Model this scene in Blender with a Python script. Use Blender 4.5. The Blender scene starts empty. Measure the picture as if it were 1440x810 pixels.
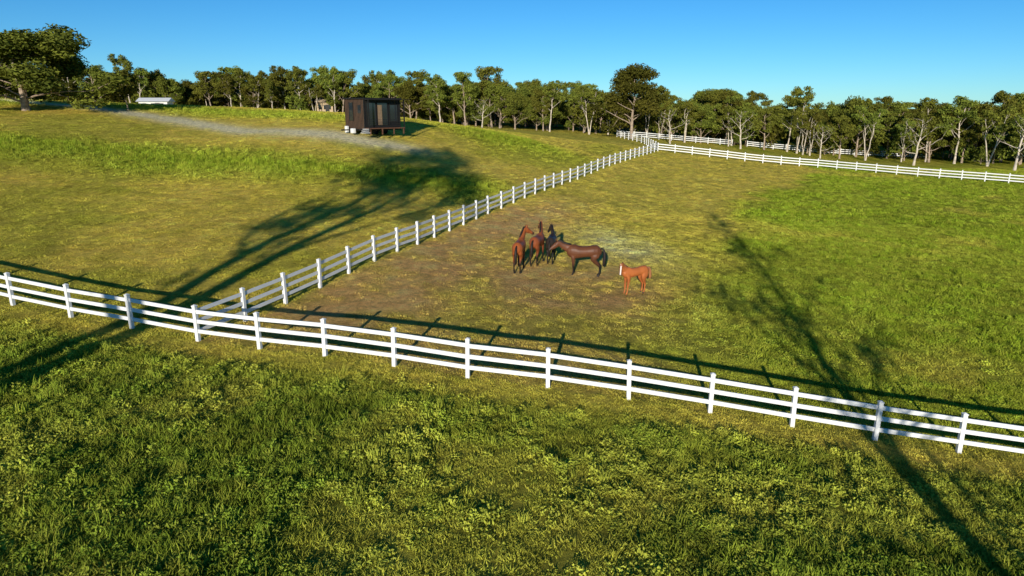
import bpy, bmesh, math, random
import numpy as np
from mathutils import Vector, Matrix
random.seed(3); np.random.seed(3)
scene=bpy.context.scene
COL=scene.collection
try:
    scene.view_settings.view_transform='Standard'; scene.view_settings.look='None'; scene.view_settings.exposure=0
except Exception: pass

# ------------------------------------------------------------ helpers
def vnoise(x,y,seed=0):
    x=np.asarray(x,float); y=np.asarray(y,float)
    xi=np.floor(x).astype(np.int64); yi=np.floor(y).astype(np.int64)
    fx=x-xi; fy=y-yi; fx=fx*fx*(3-2*fx); fy=fy*fy*(3-2*fy)
    def h(a,b):
        n=(a*374761393+b*668265263+seed*144269504)&0xffffffff
        n=((n^(n>>13))*1274126177)&0xffffffff
        n=n^(n>>16)
        return (n&0xffff)/65535.0
    return (h(xi,yi)*(1-fx)+h(xi+1,yi)*fx)*(1-fy)+(h(xi,yi+1)*(1-fx)+h(xi+1,yi+1)*fx)*fy
def fbm(x,y,s,seed=0,o=4):
    t=0;a=1;w=0;f=1.0/s
    for i in range(o):
        t=t+a*vnoise(np.asarray(x)*f+17.3*i,np.asarray(y)*f-9.1*i,seed+i); w+=a; a*=.5; f*=2.03
    return t/w
def sst(a,b,x):
    t=np.clip((np.asarray(x,float)-a)/(b-a),0,1); return t*t*(3-2*t)

def new_mat(name):
    m=bpy.data.materials.new(name); m.use_nodes=True
    nt=m.node_tree; b=nt.nodes['Principled BSDF']
    return m,nt,b
def simple_mat(name,col,rough=.6,noise=.12,scale=6,metal=0,spec=.3,bump=0):
    m,nt,b=new_mat(name)
    tc=nt.nodes.new('ShaderNodeTexCoord'); n=nt.nodes.new('ShaderNodeTexNoise'); n.inputs['Scale'].default_value=scale; n.inputs['Detail'].default_value=5
    nt.links.new(tc.outputs['Object'],n.inputs['Vector'])
    r=nt.nodes.new('ShaderNodeValToRGB')
    r.color_ramp.elements[0].position=.3; r.color_ramp.elements[1].position=.7
    r.color_ramp.elements[0].color=(*[c*(1-noise) for c in col],1); r.color_ramp.elements[1].color=(*[min(1,c*(1+noise)) for c in col],1)
    nt.links.new(n.outputs['Fac'],r.inputs['Fac']); nt.links.new(r.outputs['Color'],b.inputs['Base Color'])
    b.inputs['Roughness'].default_value=rough; b.inputs['Metallic'].default_value=metal; b.inputs['Specular IOR Level'].default_value=spec
    if bump:
        bp=nt.nodes.new('ShaderNodeBump'); bp.inputs['Strength'].default_value=bump; nt.links.new(n.outputs['Fac'],bp.inputs['Height']); nt.links.new(bp.outputs['Normal'],b.inputs['Normal'])
    return m
def mk_obj(name,verts,faces,mats=(),midx=None,parent=None,smooth=False,link=True):
    me=bpy.data.meshes.new(name)
    me.from_pydata([tuple(v) for v in verts],[],[tuple(f) for f in faces])
    for m in mats: me.materials.append(m)
    if midx is not None: me.polygons.foreach_set('material_index',np.array(midx,dtype=np.int32))
    if smooth: me.polygons.foreach_set('use_smooth',np.ones(len(me.polygons),dtype=bool))
    me.update()
    o=bpy.data.objects.new(name,me)
    if link: COL.objects.link(o)
    if parent: o.parent=parent
    return o
def empty(name,loc=(0,0,0),rz=0):
    e=bpy.data.objects.new(name,None); COL.objects.link(e); e.location=loc; e.rotation_euler=(0,0,rz); e.empty_display_size=.5
    return e
def box_geo(c,s,V,F):
    b=len(V); x,y,z=c; a,d,h=s[0]/2,s[1]/2,s[2]/2
    for sx,sy,sz in ((-1,-1,-1),(1,-1,-1),(1,1,-1),(-1,1,-1),(-1,-1,1),(1,-1,1),(1,1,1),(-1,1,1)):
        V.append((x+sx*a,y+sy*d,z+sz*h))
    for f in ((0,3,2,1),(4,5,6,7),(0,1,5,4),(1,2,6,5),(2,3,7,6),(3,0,4,7)): F.append(tuple(b+i for i in f))
def boxes(name,lst,mat,parent=None,bevel=0):
    V=[];F=[]
    for c,s in lst: box_geo(c,s,V,F)
    o=mk_obj(name,V,F,[mat],parent=parent)
    if bevel:
        m=o.modifiers.new('bevel','BEVEL'); m.width=bevel; m.segments=2
    return o

# ------------------------------------------------------------ terrain
CP=np.array([
(-10,11,.6),(0,11,-.1),(10,11,-1.1),(0,-25,0),(-45,-25,2.5),(45,-25,-3.5),(-50,20,2.6),(45,15,-3.6),
(-25,28,1.0),(-17.6,26,.55),(-11.4,23.8,.35),(-1.5,21,0),(7,20.5,-1.0),(14.4,19.9,-2.0),(25,18,-2.8),
(-6.4,36,.8),(-2,51,.95),(4.5,66,1.1),(10,80,1.35),(25,112,1.6),
(3.5,37,-.3),(6,33.5,-.6),(21,53,-1.1),(27,37,-1.8),(69,92,-1.5),(48,107,-.5),
(-52,72,8.3),(-15,74,6.1),(-33,75,7.2),(-12.8,56.5,2.9),(-32.5,61,5.2),(-27,42,2.3),(-17.5,39.5,1.8),(-12.9,46,1.8),(-45,42,4.2),
(-2,87,5.1),(8.3,102,3.1),(0,73,2.5),(30,163,2.2),(67,137,-1.5),(92,121,-1.6),(-3,154,4.1),(-48,113,8.4),(-90,100,10),
(-150,300,6),(0,300,3),(150,300,-1),(-250,100,9),(250,100,-4),(-120,200,7)],float)
def tps_phi(r2): return 0.5*r2*np.log(r2+1e-9)
def tps_fit():
    P=CP[:,:2]/50.; n=len(P)
    d2=((P[:,None]-P[None])**2).sum(-1)
    K=tps_phi(d2)+np.eye(n)*2e-3
    A=np.zeros((n+3,n+3)); A[:n,:n]=K; A[:n,n]=1; A[:n,n+1:]=P; A[n,:n]=1; A[n+1:,:n]=P.T
    return np.linalg.solve(A,np.concatenate([CP[:,2],[0,0,0]])),P
TW,TP=tps_fit()
def height(x,y):
    x=np.atleast_1d(np.asarray(x,float)); y=np.atleast_1d(np.asarray(y,float)); sh=x.shape
    X=x.ravel(); Y=y.ravel(); out=np.zeros(len(X))
    r=np.hypot(X,Y-80); k=np.where(r>340,340/np.maximum(r,1),1.0)
    Xc=X*k; Yc=(Y-80)*k+80
    for i in range(0,len(X),20000):
        a=Xc[i:i+20000]/50.; b=Yc[i:i+20000]/50.
        d2=(a[:,None]-TP[None,:,0])**2+(b[:,None]-TP[None,:,1])**2
        out[i:i+20000]=tps_phi(d2)@TW[:-3]+TW[-3]+TW[-2]*a+TW[-1]*b
    w=sst(200,600,r); out=out*(1-w)+1.0*w
    out+=(fbm(X,Y,9,5,3)-.5)*.22*(1-w)
    return out.reshape(sh)
def H(x,y): return float(height(x,y)[0])

# ------------------------------------------------------------ ground zones
fence2=np.array([(-11.6,23.9),(-9.1,30),(-7.35,34.8),(-5.7,39.2),(-3.85,44.9),(-1.8,51),(4.2,66.3),(10.6,82),(23.5,112)])
def f2x(y): return np.interp(y,fence2[:,1],fence2[:,0])
fence1=np.array([(-36,32.2),(-25,28.7),(-17.6,26.1),(-11.6,23.9),(-1.5,21),(7,20.4),(14.6,19.8),(30,17.6)])
def f1y(x): return np.interp(x,fence1[:,0],fence1[:,1])
def zones(X,Y):
    n1=fbm(X,Y,7,1,4); n2=fbm(X,Y,1.6,2,4); n3=fbm(X,Y,22,3,3); n4=fbm(X,Y,.6,4,2)
    Xj=X+(n1-.5)*7; Yj=Y+(fbm(X,Y,7,8,4)-.5)*7
    lush=np.zeros_like(X); dry=np.zeros_like(X)
    front=1-sst(-3.0,-.6,(Y+(n1-.5)*3)-f1y(X))
    lush=np.maximum(lush,front*(.46+.54*sst(.42,.56,n1*.6+n2*.4+.03)))
    dry=np.maximum(dry,.7*np.exp(-(((Xj-3.5)/5)**2+((Yj-15.2)/2.3)**2)))
    dry=np.maximum(dry,.65*np.exp(-((Y-f1y(X)+.8)/1.8)**2))
    dry=np.maximum(dry,front*.55*sst(.50,.66,fbm(X,Y,3,31,3)))
    lush*=1-.5*np.exp(-(((Xj-3.5)/5)**2+((Yj-15.2)/2.2)**2))
    lush*=1-.4*front*sst(.55,.68,fbm(X,Y,3,31,3))
    inpad=(Y>f1y(X)).astype(float)*sst(-.3,.3,X-f2x(Y))
    bx=np.interp(Y,[25,33,51,78,100],[3,7,16.5,28,45])
    pl=inpad*sst(-2.2,2.4,Xj-bx)*sst(23,30,Yj+ (X-8)*.35)
    plv=pl*(.3+.7*sst(.40,.60,n1*.5+n2*.5))
    lush=np.maximum(lush,plv); dry=np.maximum(dry,pl*.6*sst(.50,.66,fbm(X,Y,9,41,4)))
    off=X-f2x(Y)
    d=inpad*1.15*np.exp(-((off-2.8)/(3.6))**2)*sst(22,27,Y)*(1-sst(46,66,Y))
    d=np.maximum(d,inpad*.95*np.exp(-(((X-2.0)/6.2)**2+((Y-35)/7)**2)))
    d=np.maximum(d,inpad*.55*np.exp(-((Y-f1y(X)-2.5)/3.0)**2)*(1-sst(2,9,X)))
    dirt=np.clip(d*(.2+1.65*n2)*(.35+1.35*n1),0,1)
    pale=np.exp(-(((Xj-7)/2.4)**2+((Yj-45)/4)**2))*inpad
    padry=inpad*(1-sst(-1,3,Xj-bx))
    dry=np.maximum(dry,padry*(.48+.32*sst(38,60,Y)))
    left=(1-sst(-.3,.3,X-f2x(Y)))*(Y>f1y(X))
    dry=np.maximum(dry,left*(.40+.60*sst(.4,.62,n1*.6+n3*.4)))
    bank=left*np.exp(-((Yj-(60+.05*X))/5.2)**2)*(1-sst(-4,2,X))
    bank=np.maximum(bank,left*np.exp(-((Yj-88)/7)**2)*np.exp(-((X+1)/10)**2))
    bank=np.maximum(bank,left*.8*np.exp(-((Yj-84)/5)**2)*(1-sst(-22,-14,X)))
    lush=np.maximum(lush,bank*.95); dry*=1-bank*.85
    py=70.5+np.maximum(0,-27-X)*.45
    bare=left*np.exp(-((Y-(py+(n1-.5)*2))/1.9)**2)*sst(-75,-60,X)*(1-sst(-13,-6,X))*(.75+.6*n2)
    far=sst(112,125,Y); dry=dry*(1-far)+.5*far
    c_green=np.array([.42,.44,.05]); c_lush=np.array([.33,.40,.032]); c_front=np.array([.245,.30,.034]); c_dry=np.array([.90,.66,.12]); c_dirt=np.array([.94,.55,.19]); c_pale=np.array([.86,.76,.38])
    def mix(a,b,t): return a*(1-t[...,None])+b*t[...,None]
    c=np.broadcast_to(c_green,X.shape+(3,)).copy(); fr=np.clip(front,0,1)
    c=mix(c,c_dry,np.clip(dry*(.5+1.0*n2),0,1)*(1-.35*fr)); lc=mix(np.broadcast_to(c_lush,c.shape),c_front,fr)
    t=np.clip(lush*(.7+.5*n2)*(1-.35*dry),0,1)[...,None]; c=c*(1-t)+lc*t
    c=mix(c,c_dirt,dirt)
    c=mix(c,c_pale,np.clip(pale*(.2+n2),0,.8))
    c*=(.66+.68*n4)[...,None]*(.85+.3*n3)[...,None]
    c=mix(c,np.array([.95,.84,.50]),np.clip(bare,0,1))
    fd=sst(150,200,Y)[...,None]; c=c*(1-fd*.7)
    return np.clip(c,0,.95),lush,np.maximum(dirt*.85,np.clip(bare*.95,0,1)),dry,bank

def axis(lo,hi,step,ext,n):
    core=np.arange(lo,hi+1e-6,step); g=np.geomspace(step,ext,n)
    return np.concatenate([lo-np.cumsum(g)[::-1],core,hi+np.cumsum(g)])
xs=axis(-60,75,.45,420,34); ys=axis(8,120,.38,420,34)
GX,GY=np.meshgrid(xs,ys)
GZ=height(GX,GY)
gc,_,_,_,_=zones(GX,GY)
nx,ny=len(xs),len(ys)
V=np.stack([GX.ravel(),GY.ravel(),GZ.ravel()],1)
I=np.arange(nx*ny).reshape(ny,nx)
Fq=np.stack([I[:-1,:-1].ravel(),I[:-1,1:].ravel(),I[1:,1:].ravel(),I[1:,:-1].ravel()],1)
me=bpy.data.meshes.new('ground'); me.vertices.add(len(V)); me.vertices.foreach_set('co',V.ravel())
me.loops.add(Fq.size); me.loops.foreach_set('vertex_index',Fq.ravel().astype(np.int32))
me.polygons.add(len(Fq)); me.polygons.foreach_set('loop_start',np.arange(0,Fq.size,4,dtype=np.int32)); me.polygons.foreach_set('loop_total',np.full(len(Fq),4,dtype=np.int32))
me.polygons.foreach_set('use_smooth',np.ones(len(Fq),dtype=bool)); me.update(calc_edges=True); me.validate()
ca=me.color_attributes.new('gcol','FLOAT_COLOR','POINT')
ca.data.foreach_set('color',np.concatenate([gc.reshape(-1,3),np.ones((nx*ny,1))],1).ravel())
ground=bpy.data.objects.new('ground',me); COL.objects.link(ground)
m,nt,b=new_mat('meadow_ground')
at=nt.nodes.new('ShaderNodeAttribute'); at.attribute_name='gcol'
tc=nt.nodes.new('ShaderNodeTexCoord')
n=nt.nodes.new('ShaderNodeTexNoise'); n.inputs['Scale'].default_value=2.6; n.inputs['Detail'].default_value=9; n.inputs['Roughness'].default_value=.78
nt.links.new(tc.outputs['Object'],n.inputs['Vector'])
rr=nt.nodes.new('ShaderNodeMapRange'); rr.inputs['From Min'].default_value=.3; rr.inputs['From Max'].default_value=.7; rr.inputs['To Min'].default_value=.5; rr.inputs['To Max'].default_value=1.45
nt.links.new(n.outputs['Fac'],rr.inputs['Value'])
vm=nt.nodes.new('ShaderNodeVectorMath'); vm.operation='SCALE'; nt.links.new(at.outputs['Color'],vm.inputs[0]); nt.links.new(rr.outputs['Result'],vm.inputs['Scale'])
nt.links.new(vm.outputs['Vector'],b.inputs['Base Color'])
n2=nt.nodes.new('ShaderNodeTexNoise'); n2.inputs['Scale'].default_value=6; n2.inputs['Detail'].default_value=8; n2.inputs['Roughness'].default_value=.8
nt.links.new(tc.outputs['Object'],n2.inputs['Vector'])
bp=nt.nodes.new('ShaderNodeBump'); bp.inputs['Strength'].default_value=1.0; bp.inputs['Distance'].default_value=.4
nt.links.new(n2.outputs['Fac'],bp.inputs['Height']); nt.links.new(bp.outputs['Normal'],b.inputs['Normal'])
b.inputs['Roughness'].default_value=1.0; b.inputs['Specular IOR Level'].default_value=0.0
me.materials.append(m)

# ------------------------------------------------------------ grass scatter
def leafmat(name,attr='gcol'):
    m=bpy.data.materials.new(name); m.use_nodes=True; nt=m.node_tree; nt.nodes.clear()
    out=nt.nodes.new('ShaderNodeOutputMaterial'); d=nt.nodes.new('ShaderNodeBsdfDiffuse')
    a=nt.nodes.new('ShaderNodeAttribute'); a.attribute_name=attr; a.attribute_type='INSTANCER'
    nt.links.new(a.outputs['Color'],d.inputs['Color']); nt.links.new(d.outputs[0],out.inputs[0])
    return m
grassM=leafmat('grass_blade')
rng=np.random.default_rng(5)
def blade_tuft(name,n,rad,h,w,spread):
    V=[];F=[]
    for i in range(n):
        a=rng.uniform(0,6.283); r=rad*math.sqrt(rng.uniform()); x,y=r*math.cos(a),r*math.sin(a)
        b=rng.uniform(0,6.283); hh=h*rng.uniform(.5,1.15); lx,ly=math.cos(b)*spread*hh,math.sin(b)*spread*hh
        c=rng.uniform(0,6.283); wx,wy=math.cos(c)*w,math.sin(c)*w; k=len(V)
        V+=[(x-wx,y-wy,-.02),(x+wx,y+wy,-.02),(x+lx*.4+wx*.8,y+ly*.4+wy*.8,hh*.6),(x+lx*.4-wx*.8,y+ly*.4-wy*.8,hh*.6),(x+lx,y+ly,hh)]
        F+=[(k,k+1,k+2,k+3),(k+3,k+2,k+4)]
    return mk_obj(name,V,F,[grassM],link=False)
def weed_tuft(name,n,rad,h,l):
    V=[];F=[]
    for i in range(n):
        a=rng.uniform(0,6.283); r=rad*math.sqrt(rng.uniform()); z=h*rng.uniform(.1,1)*(1-.5*(r/rad)**2)
        c=Vector((r*math.cos(a),r*math.sin(a),z)); nn=Vector(rng.normal(size=3)+np.array([0,-.3,.6])).normalized()
        t=nn.orthogonal().normalized(); t=Matrix.Rotation(rng.uniform(0,6.28),3,nn)@t; bt=nn.cross(t)
        s=l*rng.uniform(.6,1.3); k=len(V)
        V+=[c+t*s,c+bt*s*.5,c-t*s,c-bt*s*.5]; F.append((k,k+1,k+2,k+3))
    return mk_obj(name,V,F,[grassM],link=False)
def scatter(name,protos,P,rot,scl,col,idx):
    c=bpy.data.collections.new(name+'_parts')
    for o in protos: c.objects.link(o)
    me=bpy.data.meshes.new(name); me.vertices.add(len(P)); me.vertices.foreach_set('co',np.asarray(P,np.float32).ravel())
    for nm,ty,d,f in (('rot','FLOAT_VECTOR',rot,'vector'),('scl','FLOAT_VECTOR',scl,'vector')):
        me.attributes.new(nm,ty,'POINT').data.foreach_set(f,np.asarray(d,np.float32).ravel())
    me.attributes.new('idx','INT','POINT').data.foreach_set('value',np.asarray(idx,np.int32))
    me.attributes.new('gcol','FLOAT_COLOR','POINT').data.foreach_set('color',np.concatenate([col,np.ones((len(P),1))],1).astype(np.float32).ravel())
    me.update(); o=bpy.data.objects.new(name,me); COL.objects.link(o)
    ng=bpy.data.node_groups.new(name,'GeometryNodeTree')
    ng.interface.new_socket('Geometry',in_out='INPUT',socket_type='NodeSocketGeometry'); ng.interface.new_socket('Geometry',in_out='OUTPUT',socket_type='NodeSocketGeometry')
    N=ng.nodes.new; L=ng.links.new
    gi=N('NodeGroupInput'); go=N('NodeGroupOutput'); ci=N('GeometryNodeCollectionInfo'); ci.inputs['Collection'].default_value=c
    ci.inputs['Separate Children'].default_value=True; ci.inputs['Reset Children'].default_value=True
    ip=N('GeometryNodeInstanceOnPoints'); ip.inputs['Pick Instance'].default_value=True
    def na(nm,ty):
        a=N('GeometryNodeInputNamedAttribute'); a.data_type=ty; a.inputs['Name'].default_value=nm
        return [s for s in a.outputs if s.enabled and s.name=='Attribute'][0]
    L(gi.outputs[0],ip.inputs['Points']); L(ci.outputs[0],ip.inputs['Instance']); L(na('rot','FLOAT_VECTOR'),ip.inputs['Rotation']); L(na('scl','FLOAT_VECTOR'),ip.inputs['Scale']); L(na('idx','INT'),ip.inputs['Instance Index'])
    L(ip.outputs[0],go.inputs[0])
    md=o.modifiers.new('scatter','NODES'); md.node_group=ng
    return o
def wedge(y0,y1,dens):
    w=.85*y1+5; n=int(dens*(y1-y0)*2*w)
    X=rng.uniform(-w,w,n); Y=rng.uniform(y0,y1,n); k=np.abs(X)<.85*Y+5
    return X[k],Y[k]
gp=[blade_tuft('tuft_a',34,.20,.10,.008,.7),blade_tuft('tuft_b',30,.22,.14,.009,.9),blade_tuft('tuft_c',26,.14,.22,.009,.6)]
wp=[weed_tuft('weed_a',60,.20,.18,.042),weed_tuft('weed_b',50,.14,.26,.036),weed_tuft('weed_c',44,.28,.11,.040),blade_tuft('weed_d',18,.12,.32,.009,.35)]
GP=[];WP=[]
for y0,y1,dg,dw,sz in ((7,26,26,48,1.0),(26,60,11,13,1.25),(60,118,2.8,3.6,1.9)):
    X,Y=wedge(y0,y1,dg); c,lu,di,dr,bk=zones(X,Y)
    keep=rng.uniform(size=len(X))<(1-di*1.1)*(1-.35*dr*(rng.uniform(size=len(X))>.3))
    X,Y,c,lu,dr,bk=X[keep],Y[keep],c[keep],lu[keep],dr[keep],bk[keep]
    hs=(.45+.5*lu)*(1.15-.35*dr)*rng.uniform(.6,1.3,len(X))*(1+.8*bk)
    GP.append((X,Y,c,hs*(1+.15*(sz-1)),np.full(len(X),sz),lu))
    X,Y=wedge(y0,y1,dw); c,lu,di,dr,bk=zones(X,Y)
    cl=.5*fbm(X,Y,1.3,11,3)+.5*fbm(X,Y,.55,12,2)
    keep=(rng.uniform(size=len(X))<sst(.15,.75,lu)*sst(.34,.54,cl))&(di<.3)
    X,Y,c,lu,cl,bk=X[keep],Y[keep],c[keep],lu[keep],cl[keep],bk[keep]
    near=(Y>f1y(X))
    WP.append((X,Y,c,rng.uniform(.5,1.15,len(X))*(.5+.8*sst(.4,.65,cl))*np.where(near,.8,1.)*(1+1.0*bk),np.full(len(X),1+.35*(sz-1)),lu))
def emit(name,protos,L,pick,cm):
    X=np.concatenate([l[0] for l in L]);Y=np.concatenate([l[1] for l in L]);c=np.concatenate([l[2] for l in L]);hs=np.concatenate([l[3] for l in L]);s=np.concatenate([l[4] for l in L]);lu=np.concatenate([l[5] for l in L])
    n=len(X); Z=height(X,Y)
    rot=np.stack([rng.normal(0,.1,n),rng.normal(0,.1,n),rng.uniform(0,6.28,n)],1)
    sx=s*rng.uniform(.8,1.2,n); scl=np.stack([sx,sx,hs],1)
    c=c*cm*rng.uniform(.6,1.3,n)[:,None]; y=(rng.uniform(size=n)**3)[:,None]
    c=c*(1-y*.45)+np.array([.50,.46,.07])*y*.45
    scatter(name,protos,np.stack([X,Y,Z],1),rot,scl,np.clip(c,0,.9),pick(n,lu))
    return n
ng_=emit('grass',gp,GP,lambda n,lu:np.where(rng.uniform(size=n)<lu*.25,2,rng.integers(0,2,n)),np.array([.80,.87,.75]))
nw_=emit('meadow_weeds',wp,WP,lambda n,lu:rng.choice([0,0,0,0,1,1,1,2,2,2,2,2,3],n),np.array([.81,.94,.85]))
print('counts',ng_,nw_)

# ------------------------------------------------------------ fences
paint=simple_mat('white_paint',(.78,.78,.76),.45,.06,3,bump=.03)
def frame_box(p0,p1,w,h,V,F):
    p0=Vector(p0);p1=Vector(p1); t=(p1-p0).normalized(); s=Vector((-t.y,t.x,0)).normalized(); u=t.cross(s)*-1
    if u.z<0:u=-u
    b=len(V)
    for p in (p0,p1):
        for a,c in ((-1,-1),(1,-1),(1,1),(-1,1)): V.append(p+s*(a*w/2)+u*(c*h/2))
    for f in ((0,1,2,3),(7,6,5,4),(0,4,5,1),(1,5,6,2),(2,6,7,3),(3,7,4,0)): F.append(tuple(b+i for i in f))
def resample(poly,step,phase=0):
    poly=np.array(poly,float); d=np.hypot(*np.diff(poly,axis=0).T); s=np.concatenate([[0],np.cumsum(d)]); n=max(1,int(round((s[-1]-phase)/step)))
    q=np.linspace(phase,s[-1],n+1); return np.stack([np.interp(q,s,poly[:,0]),np.interp(q,s,poly[:,1])],1)
def fence(name,P,ph=1.38,rails=(.38,.76,1.14),skip_first=False):
    Z=height(P[:,0],P[:,1]); V=[];F=[]
    r=random.Random(len(P))
    for i,(x,y) in enumerate(P):
        d=P[min(i+1,len(P)-1)]-P[max(i-1,0)]; a=math.atan2(d[1],d[0]); z=Z[i]
        lean=Vector((r.gauss(0,.012),r.gauss(0,.012),0))
        if not(skip_first and i==0):
            hw=.066; b=len(V)
            prof=[(-.1,hw),(ph-.05,hw),(ph-.048,hw+.012),(ph-.02,hw+.012),(ph+.02,.012)]
            for zz,w in prof:
                for sx,sy in ((-1,-1),(1,-1),(1,1),(-1,1)):
                    V.append(Vector((x,y,z+zz))+lean*max(zz,0)+Matrix.Rotation(a,3,'Z')@Vector((sx*w,sy*w,0)))
            for k in range(len(prof)-1):
                for j in range(4): F.append((b+4*k+j,b+4*k+(j+1)%4,b+4*k+4+(j+1)%4,b+4*k+4+j))
            e=b+4*(len(prof)-1); F.append((e,e+1,e+2,e+3))
        if i<len(P)-1:
            for h in rails:
                j0=r.gauss(0,.006); frame_box((x,y,z+h+j0),(P[i+1][0],P[i+1][1],Z[i+1]+h+r.gauss(0,.006)),.042,.14,V,F)
    return mk_obj(name,V,F,[paint])
fence('paddock_fence',np.concatenate([resample(fence1[:4],3.15)[:-1],resample(fence1[3:],2.66)]))
fence('paddock_fence',np.concatenate([resample(fence2[:6],2.45)[:-1],resample(fence2[5:],2.6)]),skip_first=True)
fence('paddock_fence',resample([(23.5,112),(27,111.5),(48,106.5),(69,92.5),(100,74)],2.7),skip_first=True)
fence('paddock_fence',resample([(23.5,112),(24.5,130),(22,149),(48,152)],2.7),skip_first=True)
fence('paddock_fence',resample([(52,154),(86,144)],2.7))

# ------------------------------------------------------------ trees
bark=simple_mat('gum_bark',(.34,.26,.19),.85,.45,2.2,bump=.3)
palebark=simple_mat('pale_gum_bark',(.56,.48,.38),.8,.35,1.5,bump=.2)
def foliage(name,c1,c2):
    m=bpy.data.materials.new(name); m.use_nodes=True; nt=m.node_tree; nt.nodes.clear(); N=nt.nodes.new; L=nt.links.new
    out=N('ShaderNodeOutputMaterial'); d=N('ShaderNodeBsdfDiffuse')
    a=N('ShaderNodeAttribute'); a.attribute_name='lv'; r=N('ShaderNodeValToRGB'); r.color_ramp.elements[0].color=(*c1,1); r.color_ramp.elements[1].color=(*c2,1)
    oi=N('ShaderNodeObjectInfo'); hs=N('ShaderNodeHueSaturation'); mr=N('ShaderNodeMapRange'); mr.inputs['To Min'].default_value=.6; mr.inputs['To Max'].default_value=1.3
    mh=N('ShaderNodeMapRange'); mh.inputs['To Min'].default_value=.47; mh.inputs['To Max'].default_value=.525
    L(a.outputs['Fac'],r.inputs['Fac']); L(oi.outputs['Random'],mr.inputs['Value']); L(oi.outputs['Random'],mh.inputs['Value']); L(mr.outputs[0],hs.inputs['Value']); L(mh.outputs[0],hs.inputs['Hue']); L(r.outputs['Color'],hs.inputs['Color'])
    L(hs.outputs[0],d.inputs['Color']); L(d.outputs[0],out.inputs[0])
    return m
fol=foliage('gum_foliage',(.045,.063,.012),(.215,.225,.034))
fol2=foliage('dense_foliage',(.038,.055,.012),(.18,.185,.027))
def tube(path,rad,V,F,k=6):
    path=[Vector(p) for p in path]; b=len(V)
    for i,p in enumerate(path):
        t=(path[min(i+1,len(path)-1)]-path[max(i-1,0)]).normalized(); s=t.orthogonal().normalized() if abs(t.x)>.99 else t.cross(Vector((1,0,0))).normalized(); u=t.cross(s)
        for j in range(k):
            a=6.28318*j/k; V.append(p+(s*math.cos(a)+u*math.sin(a))*rad[i])
    for i in range(len(path)-1):
        for j in range(k): F.append((b+i*k+j,b+i*k+(j+1)%k,b+i*k+k+(j+1)%k,b+i*k+k+j))
    V.append(path[-1]); e=len(V)-1
    for j in range(k): F.append((b+(len(path)-1)*k+j,b+(len(path)-1)*k+(j+1)%k,e))
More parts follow.
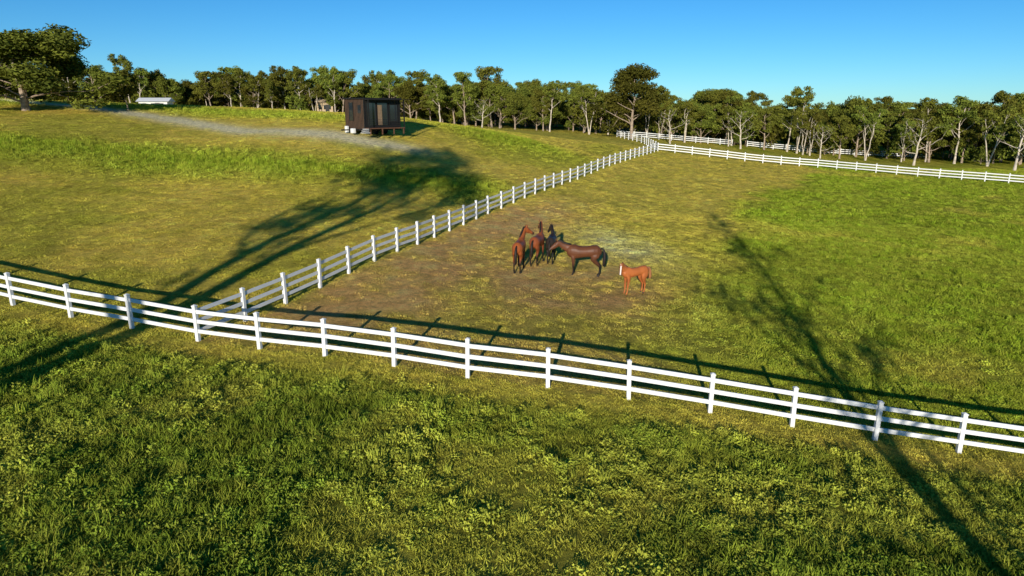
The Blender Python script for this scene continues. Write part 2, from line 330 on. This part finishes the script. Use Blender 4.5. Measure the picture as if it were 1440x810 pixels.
def tree_mesh(name,seed,ht,spread,first=.35,tr=.28,limbs=8,nleaf=6000,ls=.28,cr=1.5,bk=bark,fm=fol,forks=1,up=.55,flat=.65,subs=4,fspread=.16,brf=.5):
    R=random.Random(seed); g=np.random.default_rng(seed); V=[];F=[];clumps=[]
    def rv(s): return Vector((R.gauss(0,s),R.gauss(0,s),R.gauss(0,s)))
    stems=[]
    for k in range(forks):
        lean=Vector((R.gauss(0,.05),R.gauss(0,.05),0)) if forks==1 else Vector((math.cos(k*6.28/forks+seed)*fspread,math.sin(k*6.28/forks+seed)*fspread,0))
        pts=[Vector((0,0,-.3))]; n=7
        for i in range(1,n+1):
            z=ht*.86*i/n; pts.append(Vector((lean.x*z,lean.y*z,z))+Vector((R.gauss(0,.02)*ht,R.gauss(0,.02)*ht,0))*(i/n))
        rad=[tr*(1.35 if i==0 else (1-.8*(i/n)**.9)) for i in range(n+1)]
        tube(pts,rad,V,F,8); stems.append((pts,rad)); clumps.append((pts[-1]+Vector((0,0,ht*.04)),1.))
    for li in range(limbs):
        pts,rad=stems[li%len(stems)]; f=first+(.97-first)*((li+R.random()*.7)/limbs); q=f/.86*(len(pts)-1)*.86; i=min(int(q),len(pts)-2); st=pts[i].lerp(pts[i+1],q-i)
        az=li*2.4+R.uniform(-.5,.5)+seed; ln=spread*(1.05-.55*max(0,(f-first)/(1-first))**1.5)*R.uniform(.75,1.2)
        el=up*R.uniform(.6,1.3); d=Vector((math.cos(az)*math.cos(el),math.sin(az)*math.cos(el),math.sin(el)))
        P=[st]; dd=d.copy()
        for s in range(5):
            dd=(dd+rv(.16)+Vector((0,0,.06))).normalized(); P.append(P[-1]+dd*ln/5)
        r0=rad[i]*R.uniform(.8,1.2)*brf; tube(P,[r0*(1-.85*s/5) for s in range(6)],V,F,5)
        clumps.append((P[-1],1.)); 
        for s in range(subs):
            a=R.uniform(.35,.95)*5; j=min(int(a),4); sp=P[j].lerp(P[j+1],a-j); sd=(dd+rv(.75)+Vector((0,0,.3))).normalized(); sl=ln*R.uniform(.22,.45)
            Q=[sp]
            for w in range(3): sd=(sd+rv(.2)).normalized(); Q.append(Q[-1]+sd*sl/3)
            tube(Q,[r0*.35*(1-.27*w) for w in range(4)],V,F,4); clumps.append((Q[-1],.8))
    nb=len(F); nv=len(V)
    ctr=np.array([tuple(c) for c,_ in clumps]); cs=np.array([s for _,s in clumps])*cr*g.uniform(.5,1.3,len(clumps))
    cv=g.uniform(0,1,len(clumps))
    if nleaf:
        w=cs**2; pi=g.choice(len(ctr),nleaf,p=w/w.sum()); dv=g.normal(size=(nleaf,3)); dv/=np.linalg.norm(dv,axis=1)[:,None]
        rr=g.uniform(0,1,nleaf)**.45; off=dv*rr[:,None]*cs[pi][:,None]*np.array([1,1,flat]); C=ctr[pi]+off
        C[:,2]+=(fbm(C[:,0]+seed,C[:,1],1.2,seed,2)-.5)*.6
        nn=g.normal(size=(nleaf,3))*.8+dv+np.array([0,0,.2]); nn/=np.linalg.norm(nn,axis=1)[:,None]
        t=np.cross(nn,g.normal(size=(nleaf,3))); t/=np.linalg.norm(t,axis=1)[:,None]; bt=np.cross(nn,t); s=(ls*g.uniform(.6,1.3,nleaf))[:,None]
        Q=np.stack([C+t*s,C+bt*s*.45,C-t*s,C-bt*s*.45],1).reshape(-1,3)
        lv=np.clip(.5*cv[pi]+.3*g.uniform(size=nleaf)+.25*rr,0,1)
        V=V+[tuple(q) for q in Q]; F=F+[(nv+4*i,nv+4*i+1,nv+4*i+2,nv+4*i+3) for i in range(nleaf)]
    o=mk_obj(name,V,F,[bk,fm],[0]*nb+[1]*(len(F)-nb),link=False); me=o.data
    a=me.color_attributes.new('lv','FLOAT_COLOR','POINT'); L=np.zeros((len(V),4)); L[:,3]=1
    if nleaf: L[nv:,:3]=np.repeat(lv,4)[:,None]
    a.data.foreach_set('color',L.astype(np.float32).ravel())
    bpy.data.objects.remove(o); return me
def plant(name,me,x,y,s=1,rz=0,dz=0,parent=None,sz=None):
    o=bpy.data.objects.new(name,me); COL.objects.link(o); o.location=(x,y,H(x,y)+dz-.1); o.rotation_euler=(0,0,rz); o.scale=(s,s,sz or s)
    if parent: o.parent=parent
    return o
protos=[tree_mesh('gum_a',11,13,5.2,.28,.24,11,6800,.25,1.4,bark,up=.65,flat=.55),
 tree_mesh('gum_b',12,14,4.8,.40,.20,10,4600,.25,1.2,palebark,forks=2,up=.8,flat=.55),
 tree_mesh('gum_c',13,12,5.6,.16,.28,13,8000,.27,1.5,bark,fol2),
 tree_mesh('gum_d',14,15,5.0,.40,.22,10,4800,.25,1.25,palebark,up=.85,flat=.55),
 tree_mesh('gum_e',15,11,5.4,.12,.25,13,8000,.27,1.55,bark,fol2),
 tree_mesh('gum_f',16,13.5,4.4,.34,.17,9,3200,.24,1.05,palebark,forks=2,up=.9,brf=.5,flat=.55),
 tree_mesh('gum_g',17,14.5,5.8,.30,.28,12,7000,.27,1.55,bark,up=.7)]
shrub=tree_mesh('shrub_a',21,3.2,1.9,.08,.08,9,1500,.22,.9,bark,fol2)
forest=empty('distant_treeline',(0,0,0))
front=[(-260,150),(-150,165),(-70,172),(-30,165),(-5,152),(25,152),(50,150),(70,137),(92,121),(130,104),(200,80)]
cnt=0; R=random.Random(8)
for ri,off in enumerate((0,6,13,21,31,44,60,90)):
    P=resample(front,4.9+ri*.4)
    for i,(x,y) in enumerate(P):
        left=x<-25; mid=-25<=x<45
        x+=R.uniform(-2.5,2.5); y+=off*(.9 if x<60 else .8)+R.uniform(-3,3); x+=off*(.55 if x>60 else 0)
        if R.random()<(.08 if left else .05): continue
        s=R.uniform(.60,1.0)*(.82 if left else .84 if mid else .92)*(1.0+.0015*off)
        if R.random()<.12: s*=1.15
        if x>60: pr=R.choice([1,3,3,5,6,0,5] if off<5 else [2,4,6,0,2,4])
        elif left: pr=R.choice([0,1,3,2,6,3] if off<12 else [2,4,6])
        else: pr=R.choice([0,2,4,6,2,4,3,5,1] if off<12 else [2,4,6,0])
        plant('tree',protos[pr],x,y,s*R.uniform(.92,1.1),R.uniform(0,6.28),parent=forest,sz=s*R.uniform(.88,1.12)); cnt+=1
for i,(x,y) in enumerate(resample(front,2.8)):
    for k in range(4):
        if R.random()<.8: plant('shrub',shrub,x+R.uniform(-3,3),y+R.uniform(3,40)*(1 if k else 1.8),R.uniform(.7,2.0),R.uniform(0,6.28),parent=forest)

# individual trees
mbig=tree_mesh('dense_gum',31,10.5,6.2,.12,.30,18,38000,.21,1.85,bark,fol2,forks=2,subs=6)
plant('spreading_gum_tree',mbig,-50.6,73.5,1.22,2.4,sz=.72,dz=-.35)
mmid=tree_mesh('round_gum',32,15.0,6.6,.20,.36,18,19000,.27,2.0,bark,fol2,subs=5)
plant('round_gum_tree',mmid,24.5,143,1.0,1,sz=.93)
mbare=tree_mesh('bare_gum',33,8,3.2,.25,.17,11,260,.2,.8,palebark,subs=5)
plant('bare_gum_tree',mbare,31.5,139,1.0,0)
plant('bare_gum_tree',mbare,-6,140,.8,2); plant('bare_gum_tree',mbare,83,114,1.3,3); plant('bare_gum_tree',mbare,60,135,.9,4)
plant('bare_gum_tree',mbare,72,124,1.2,1.5); plant('bare_gum_tree',mbare,47,143,1.1,5)
msm=tree_mesh('small_gum',35,4.2,2.0,.25,.1,8,3500,.17,.9,bark,fol2)
plant('small_gum_tree',msm,-43.5,80,.9,0)
# tall trees standing behind the viewpoint
mt1=tree_mesh('tall_gum',41,25,8.0,.46,.60,16,5600,.26,1.6,bark,fol,forks=2,up=.65,subs=6,fspread=.10)
plant('tall_gum_tree',mt1,-20.7,-10,1,.6)
mt2=tree_mesh('sparse_gum',42,17,5.4,.10,.28,18,700,.24,1.0,palebark,fol,forks=1,up=.8,subs=5,brf=.65)
plant('sparse_gum_tree',mt2,7.3,-8,1,0)

# ------------------------------------------------------------ tiny house
cx,cy=-14.6,73.5; cab=empty('tiny_house_cabin',(cx,cy,H(cx,cy)+.0),math.radians(44))
clad=simple_mat('brown_cladding',(.095,.055,.034),.6,.2,8); dark=simple_mat('black_steel',(.015,.014,.013),.5,.2,5); deckm=simple_mat('deck_timber',(.12,.055,.03),.7,.3,6)
tan=simple_mat('interior_timber',(.22,.15,.09),.6,.15,4); whitem=simple_mat('white_trim',(.75,.75,.73),.5,.05,4); tyre=simple_mat('tyre',(.02,.02,.02),.9,.2,9)
glass,nt,b=new_mat('window_glass'); b.inputs['Base Color'].default_value=(.02,.025,.03,1); b.inputs['Roughness'].default_value=.06; b.inputs['Specular IOR Level'].default_value=.9
boxes('walls',[((0,0,2.0),(4.2,3.7,2.9))],clad,cab)
boxes('cladding_battens',[((-2.115,-1.75+i*.25,2.0),(.03,.05,2.88)) for i in range(15)]+[((-2.0+i*.25,1.865,2.0),(.05,.03,2.88)) for i in range(17)],dark,cab)
boxes('roof',[((0,-.1,3.53),(4.5,4.2,.14))],dark,cab,.02)
boxes('front_screen_wall',[((0,-1.875,2.0),(4.16,.045,2.86))],dark,cab)
boxes('windows',[((-1.3,-1.91,2.0),(1.0,.03,2.2)),((0,-1.91,2.0),(1.2,.03,2.2)),((1.35,-1.91,2.1),(.9,.03,1.6)),((-2.14,.55,2.25),(.03,.7,1.8)),((-2.14,-1.0,2.5),(.03,.6,.8))],glass,cab)
boxes('window_frames',[((x,-1.93,2.0),(.07,.06,2.3)) for x in (-1.83,-.77,-.63,.63,.87,1.83)]+[((-2.16,y,2.25),(.05,.06,1.9)) for y in (.17,.93)],dark,cab)
boxes('door',[((-.32,-1.95,1.9),(.5,.03,2.0))],tan,cab)
boxes('corner_posts',[((x,y,1.9),(.1,.1,3.1)) for x,y in ((-2.13,-1.9),(2.13,-1.9),(-2.13,-2.7),(2.13,-2.7))],dark,cab)
boxes('deck',[((0,-2.38,.62),(4.25,.85,.10))]+[((x,-2.7,.3),(.1,.1,.6)) for x in (-2,-.6,.8,2)],deckm,cab)
boxes('deck_rail',[((0,-2.73,z),(4.2,.03,.03)) for z in (.85,1.05,1.25,1.45)],dark,cab)
boxes('awning',[((0,-2.45,3.42),(4.4,1.0,.07))],dark,cab)
boxes('chassis',[((0,0,.46),(4.3,3.2,.14)),((-2.9,0,.45),(1.6,.12,.12))],dark,cab)
boxes('steps',[((-2.35,-2.4,.2+.18*i),(.9-.25*i,.6,.05)) for i in range(3)],whitem,cab)
boxes('gas_bottles',[((-2.55,.9,.45),(.35,.35,.75)),((-2.55,-.3,.35),(.4,.5,.5))],whitem,cab,.08)
V=[];F=[]
for x in (-.6,.5):
    for y in (-1.4,1.4):
        tube([(x,y-.12,.36),(x,y+.12,.36)],[.36,.36],V,F,16)
mk_obj('wheels',V,F,[tyre],parent=cab)

# distant buildings
def house(name,x,y,w,d,h,rz,wall,roof,dz=0):
    e=empty(name,(x,y,H(x,y)+dz),rz)
    boxes('walls',[((0,0,h/2),(w,d,h))],wall,e)
    V=[(-w/2-.4,-d/2-.5,h-.1),(w/2+.4,-d/2-.5,h-.1),(w/2+.4,d/2+.5,h-.1),(-w/2-.4,d/2+.5,h-.1),(-w/2-.4,0,h+d*.22),(w/2+.4,0,h+d*.22)]
    mk_obj('roof',V,[(0,1,5,4),(2,3,4,5),(0,4,3),(1,2,5),(0,3,2,1)],[roof],parent=e)
    boxes('windows',[((-w*.3+i*w*.3,-d/2-.02,h*.55),(w*.14,.06,h*.4)) for i in range(3)],glass,e)
    boxes('door',[((w*.15,-d/2-.03,h*.4),(.9,.06,h*.78))],dark,e)
    return e
cream=simple_mat('cream_render',(.5,.38,.24),.8,.08,2); wroof=simple_mat('white_sheet_roof',(.72,.72,.70),.5,.06,3)
house('white_shed',-72,143,5.5,3,1.7,.1,whitem,wroof,-.2)
house('cream_house',-46,174,3.8,3.2,2.6,.2,cream,cream,1.0)

# ------------------------------------------------------------ horses
def ring_tube(C,RU,RS,side,V,F,k=14):
    C=[Vector(c) for c in C]; b=len(V); n=len(C)
    for i,c in enumerate(C):
        t=(C[min(i+1,n-1)]-C[max(i-1,0)]).normalized(); s=Vector(side); s=(s-t*s.dot(t)).normalized(); u=t.cross(s)
        for j in range(k):
            a=6.28318*j/k; V.append(c+u*(math.cos(a)*RU[i])+s*(math.sin(a)*RS[i]))
    for i in range(n-1):
        for j in range(k): F.append((b+i*k+j,b+i*k+k+j,b+i*k+k+(j+1)%k,b+i*k+(j+1)%k))
    F.append(tuple(b+j for j in range(k))); F.append(tuple(b+(n-1)*k+j for j in reversed(range(k))))
coatM,nt,b=new_mat('horse_coat'); a=nt.nodes.new('ShaderNodeAttribute'); a.attribute_name='coat'; nt.links.new(a.outputs['Color'],b.inputs['Base Color']); b.inputs['Roughness'].default_value=.45; b.inputs['Specular IOR Level'].default_value=.22
hairB=simple_mat('black_horse_hair',(.018,.012,.009),.6,.3,20); hairC=simple_mat('chestnut_horse_hair',(.32,.13,.05),.6,.3,20); eyeM=simple_mat('horse_eye',(.01,.008,.006),.1,.1,5)
def horse(name,x,y,yaw,sc,npitch,hpitch,turn,coat,dark_pts,hair,blaze=False,seed=0,foal=False):
    R=random.Random(seed); V=[];F=[]
    T=[(-.86,1.30,.07,.07),(-.80,1.27,.20,.17),(-.66,1.26,.295,.26),(-.45,1.255,.305,.285),(-.2,1.235,.275,.27),(.05,1.215,.28,.28),(.28,1.205,.315,.285),(.46,1.225,.36,.255),(.62,1.235,.335,.23),(.76,1.22,.26,.19),(.85,1.2,.14,.11)]
    th=.86 if foal else 1.
    ring_tube([(a,0,z) for a,z,_,_ in T],[h*th for _,_,h,_ in T],[w*(.85 if foal else 1) for _,_,_,w in T],(0,1,0),V,F,18)
    NR=[(.30,.16),(.235,.125),(.185,.10),(.15,.088),(.125,.082)]; nl=.84*(.9 if foal else 1)
    P=Vector((.50,0,1.30)); C=[P.copy()]
    for i in range(4):
        ya=turn*.22*(i+.5); pp=npitch-.15+.1*i; P=P+Vector((math.cos(pp)*math.cos(ya),math.cos(pp)*math.sin(ya),math.sin(pp)))*nl/4; C.append(P.copy())
    yn=turn*.5; ring_tube(C,[r[0]*th for r in NR],[r[1] for r in NR],(-math.sin(yn),math.cos(yn),0),V,F,14); neckC=C
    yh=turn*1.15; D=Vector((math.cos(hpitch)*math.cos(yh),math.cos(hpitch)*math.sin(yh),math.sin(hpitch))); S=Vector((-math.sin(yh),math.cos(yh),0)); U=D.cross(S); U=U if U.z>0 else -U
    hl=.92 if foal else 1.
    HR=[(-.07,.08,.065,0),(.03,.125,.088,-.01),(.15,.14,.095,-.02),(.28,.115,.078,-.01),(.42,.085,.062,0),(.53,.078,.062,0),(.60,.066,.055,-.005),(.635,.035,.035,-.01)]
    ring_tube([P+D*s*hl+U*o for s,_,_,o in HR],[r[1] for r in HR],[r[2] for r in HR],S,V,F,14)
    for sg in (-1,1):
        e0=P+D*.0+U*.09+S*sg*.05; ring_tube([e0,e0+U*.07+S*sg*.015,e0+U*.16+D*.02+S*sg*.02],[.03,.034,.008],[.022,.024,.008],S,V,F,8)
    for sg in (-1,1):
        o1=R.uniform(-.12,.12); y0=.135*sg
        L=[(.56,y0*.95,1.16,.17,.08),(.52,y0*1.1,.95,.115,.075),(.52+o1*.3,y0*1.05,.72,.078,.062),(.53+o1*.6,y0,.50,.056,.052),(.525+o1*.7,y0,.42,.045,.042),(.53+o1*.85,y0,.28,.036,.033),(.535+o1,y0,.17,.046,.042),(.57+o1,y0,.10,.038,.036),(.60+o1,y0,.055,.056,.05),(.615+o1,y0,0,.07,.062)]
        ring_tube([l[:3] for l in L],[l[3] for l in L],[l[4] for l in L],(0,1,0),V,F,10)
        o2=R.uniform(-.14,.14)
        L=[(-.56,y0*.9,1.20,.25,.12),(-.53,y0*1.15,1.0,.215,.12),(-.47,y0*1.2,.84,.15,.095),(-.56+o2*.5,y0*1.1,.68,.092,.07),(-.67+o2*.8,y0*1.05,.55,.066,.05),(-.695+o2*.9,y0,.47,.056,.046),(-.69+o2,y0,.34,.042,.038),(-.68+o2,y0,.18,.05,.045),(-.645+o2,y0,.10,.042,.038),(-.615+o2,y0,.055,.058,.052),(-.60+o2,y0,0,.072,.064)]
        ring_tube([l[:3] for l in L],[l[3] for l in L],[l[4] for l in L],(0,1,0),V,F,10)
    tmp=mk_obj('tmp',V,F); r=tmp.modifiers.new('r','REMESH'); r.mode='VOXEL'; r.voxel_size=.018; r.use_smooth_shade=True
    s=tmp.modifiers.new('s','SMOOTH'); s.factor=.5; s.iterations=3
    dg=bpy.context.evaluated_depsgraph_get(); me=bpy.data.meshes.new_from_object(tmp.evaluated_get(dg)); bpy.data.objects.remove(tmp)
    me.materials.clear(); me.materials.append(coatM)
    co=np.zeros(len(me.vertices)*3); me.vertices.foreach_get('co',co); co=co.reshape(-1,3)
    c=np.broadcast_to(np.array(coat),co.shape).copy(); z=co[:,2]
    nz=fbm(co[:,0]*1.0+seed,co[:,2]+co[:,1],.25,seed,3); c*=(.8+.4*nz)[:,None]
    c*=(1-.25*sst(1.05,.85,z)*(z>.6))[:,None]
    if dark_pts:
        k=sst(.74,.46,z)[:,None]; c=c*(1-k)+np.array([.016,.011,.010])*k
    rel=co-np.array(P); sd=rel@np.array(D); su=rel@np.array(U); ss=rel@np.array(S)
    k=(sst(.40,.56,sd)*(np.abs(ss)<.12)*(np.abs(su)<.2)*(.9 if dark_pts else .3))[:,None]; c=c*(1-k)+np.array([.025,.018,.015])*k
    if blaze:
        k=((np.abs(ss)<.034)&(su>.03)&(sd>.02)&(sd<.6))[:,None]; c=np.where(k,np.array([.72,.68,.62]),c)
    c=np.where((z<.075)[:,None],np.array([.04,.03,.025]),c)
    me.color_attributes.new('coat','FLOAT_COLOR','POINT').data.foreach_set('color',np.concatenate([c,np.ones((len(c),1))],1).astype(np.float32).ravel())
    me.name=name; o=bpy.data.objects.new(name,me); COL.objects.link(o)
    V=[];F=[]; tl=.7 if foal else 1
    ring_tube([(-.82,0,1.40),(-.93,0,1.36),(-1.0,.01,1.18),(-1.01,.02,.9),(-.98,.02,1.3-.62*tl-.1),(-.95,.02,1.3-.8*tl)],[.035,.055,.07,.085,.07,.012],[.03,.045,.06,.075,.06,.012],(0,1,0),V,F,10)
    mk_obj('tail',V,F,[hair],parent=o,smooth=True)
    V=[];F=[]
    cr=[]
    for i in range(5):
        t=(neckC[min(i+1,4)]-neckC[max(i-1,0)]).normalized(); sv=Vector((-math.sin(yn),math.cos(yn),0)); u=t.cross(sv); u=u if (u.x<0 or u.z>0) else -u
        cr.append(neckC[i]+u*NR[i][0]*th*.92+sv*.02)
    cr=cr[1:]+[P+U*.12+D*.10]
    ring_tube(cr,[.06,.07,.07,.07,.04],[.045,.05,.05,.045,.03],(-math.sin(yn),math.cos(yn),0),V,F,8)
    mk_obj('mane',V,F,[hair],parent=o,smooth=True)
    V=[];F=[]
    for sg in (-1,1):
        c0=P+D*.17+U*.055+S*sg*.082
        ring_tube([c0-D*.02,c0,c0+D*.02],[.006,.018,.006],[.006,.018,.006],S,V,F,8)
    mk_obj('eyes',V,F,[eyeM],parent=o,smooth=True)
    o.location=(x,y,H(x,y)-.015); o.rotation_euler=(0,0,yaw); o.scale=(sc,)*3
    return o
rad=math.radians
horse('bay_horse',.4,36.5,rad(80),1.10,rad(54),rad(-32),rad(-40),(.30,.08,.022),True,hairB,seed=1)
horse('bay_horse',1.45,38.3,rad(72),1.10,rad(56),rad(-28),rad(25),(.24,.065,.022),True,hairB,seed=2)
horse('black_horse',2.3,39.1,rad(80),1.02,rad(46),rad(-42),rad(30),(.03,.022,.018),True,hairB,seed=3)
horse('dark_bay_horse',3.95,36.7,rad(176),1.12,rad(26),rad(-38),rad(10),(.125,.045,.02),True,hairB,seed=4)
horse('chestnut_foal',6.3,33.9,rad(208),.95,rad(38),rad(-62),rad(38),(.44,.13,.035),False,hairC,blaze=True,seed=5,foal=True)

# ------------------------------------------------------------ light, sky, camera
el=rad(14); az=rad(9.5)
sd=bpy.data.lights.new('sun','SUN'); sd.energy=5; sd.angle=rad(.5); sd.color=(1,.93,.80)
so=bpy.data.objects.new('sun',sd); COL.objects.link(so); so.location=(-20,-60,30)
so.rotation_euler=Vector((math.sin(az)*math.cos(el),math.cos(az)*math.cos(el),-math.sin(el))).to_track_quat('-Z','Y').to_euler()
w=bpy.data.worlds.new('World'); scene.world=w; w.use_nodes=True; nt=w.node_tree
bg=nt.nodes['Background']; sk=nt.nodes.new('ShaderNodeTexSky'); sk.sky_type='NISHITA'; sk.sun_disc=False; sk.sun_elevation=el; sk.sun_rotation=rad(189.5)
sk.ozone_density=2.8; sk.dust_density=0; sk.air_density=.75
mu=nt.nodes.new('ShaderNodeVectorMath'); mu.operation='MULTIPLY'; mu.inputs[1].default_value=(.48,.78,.98)
hs=nt.nodes.new('ShaderNodeHueSaturation'); hs.inputs['Saturation'].default_value=1.1
nt.links.new(sk.outputs[0],mu.inputs[0]); nt.links.new(mu.outputs[0],hs.inputs['Color']); nt.links.new(hs.outputs[0],bg.inputs['Color']); bg.inputs['Strength'].default_value=.12
cd=bpy.data.cameras.new('camera'); cd.lens=24; cd.sensor_width=36; cd.clip_end=9000; cd.clip_start=.1
co=bpy.data.objects.new('camera',cd); COL.objects.link(co); co.location=(0,0,8.7); co.rotation_euler=(rad(75.1),0,0); scene.camera=co
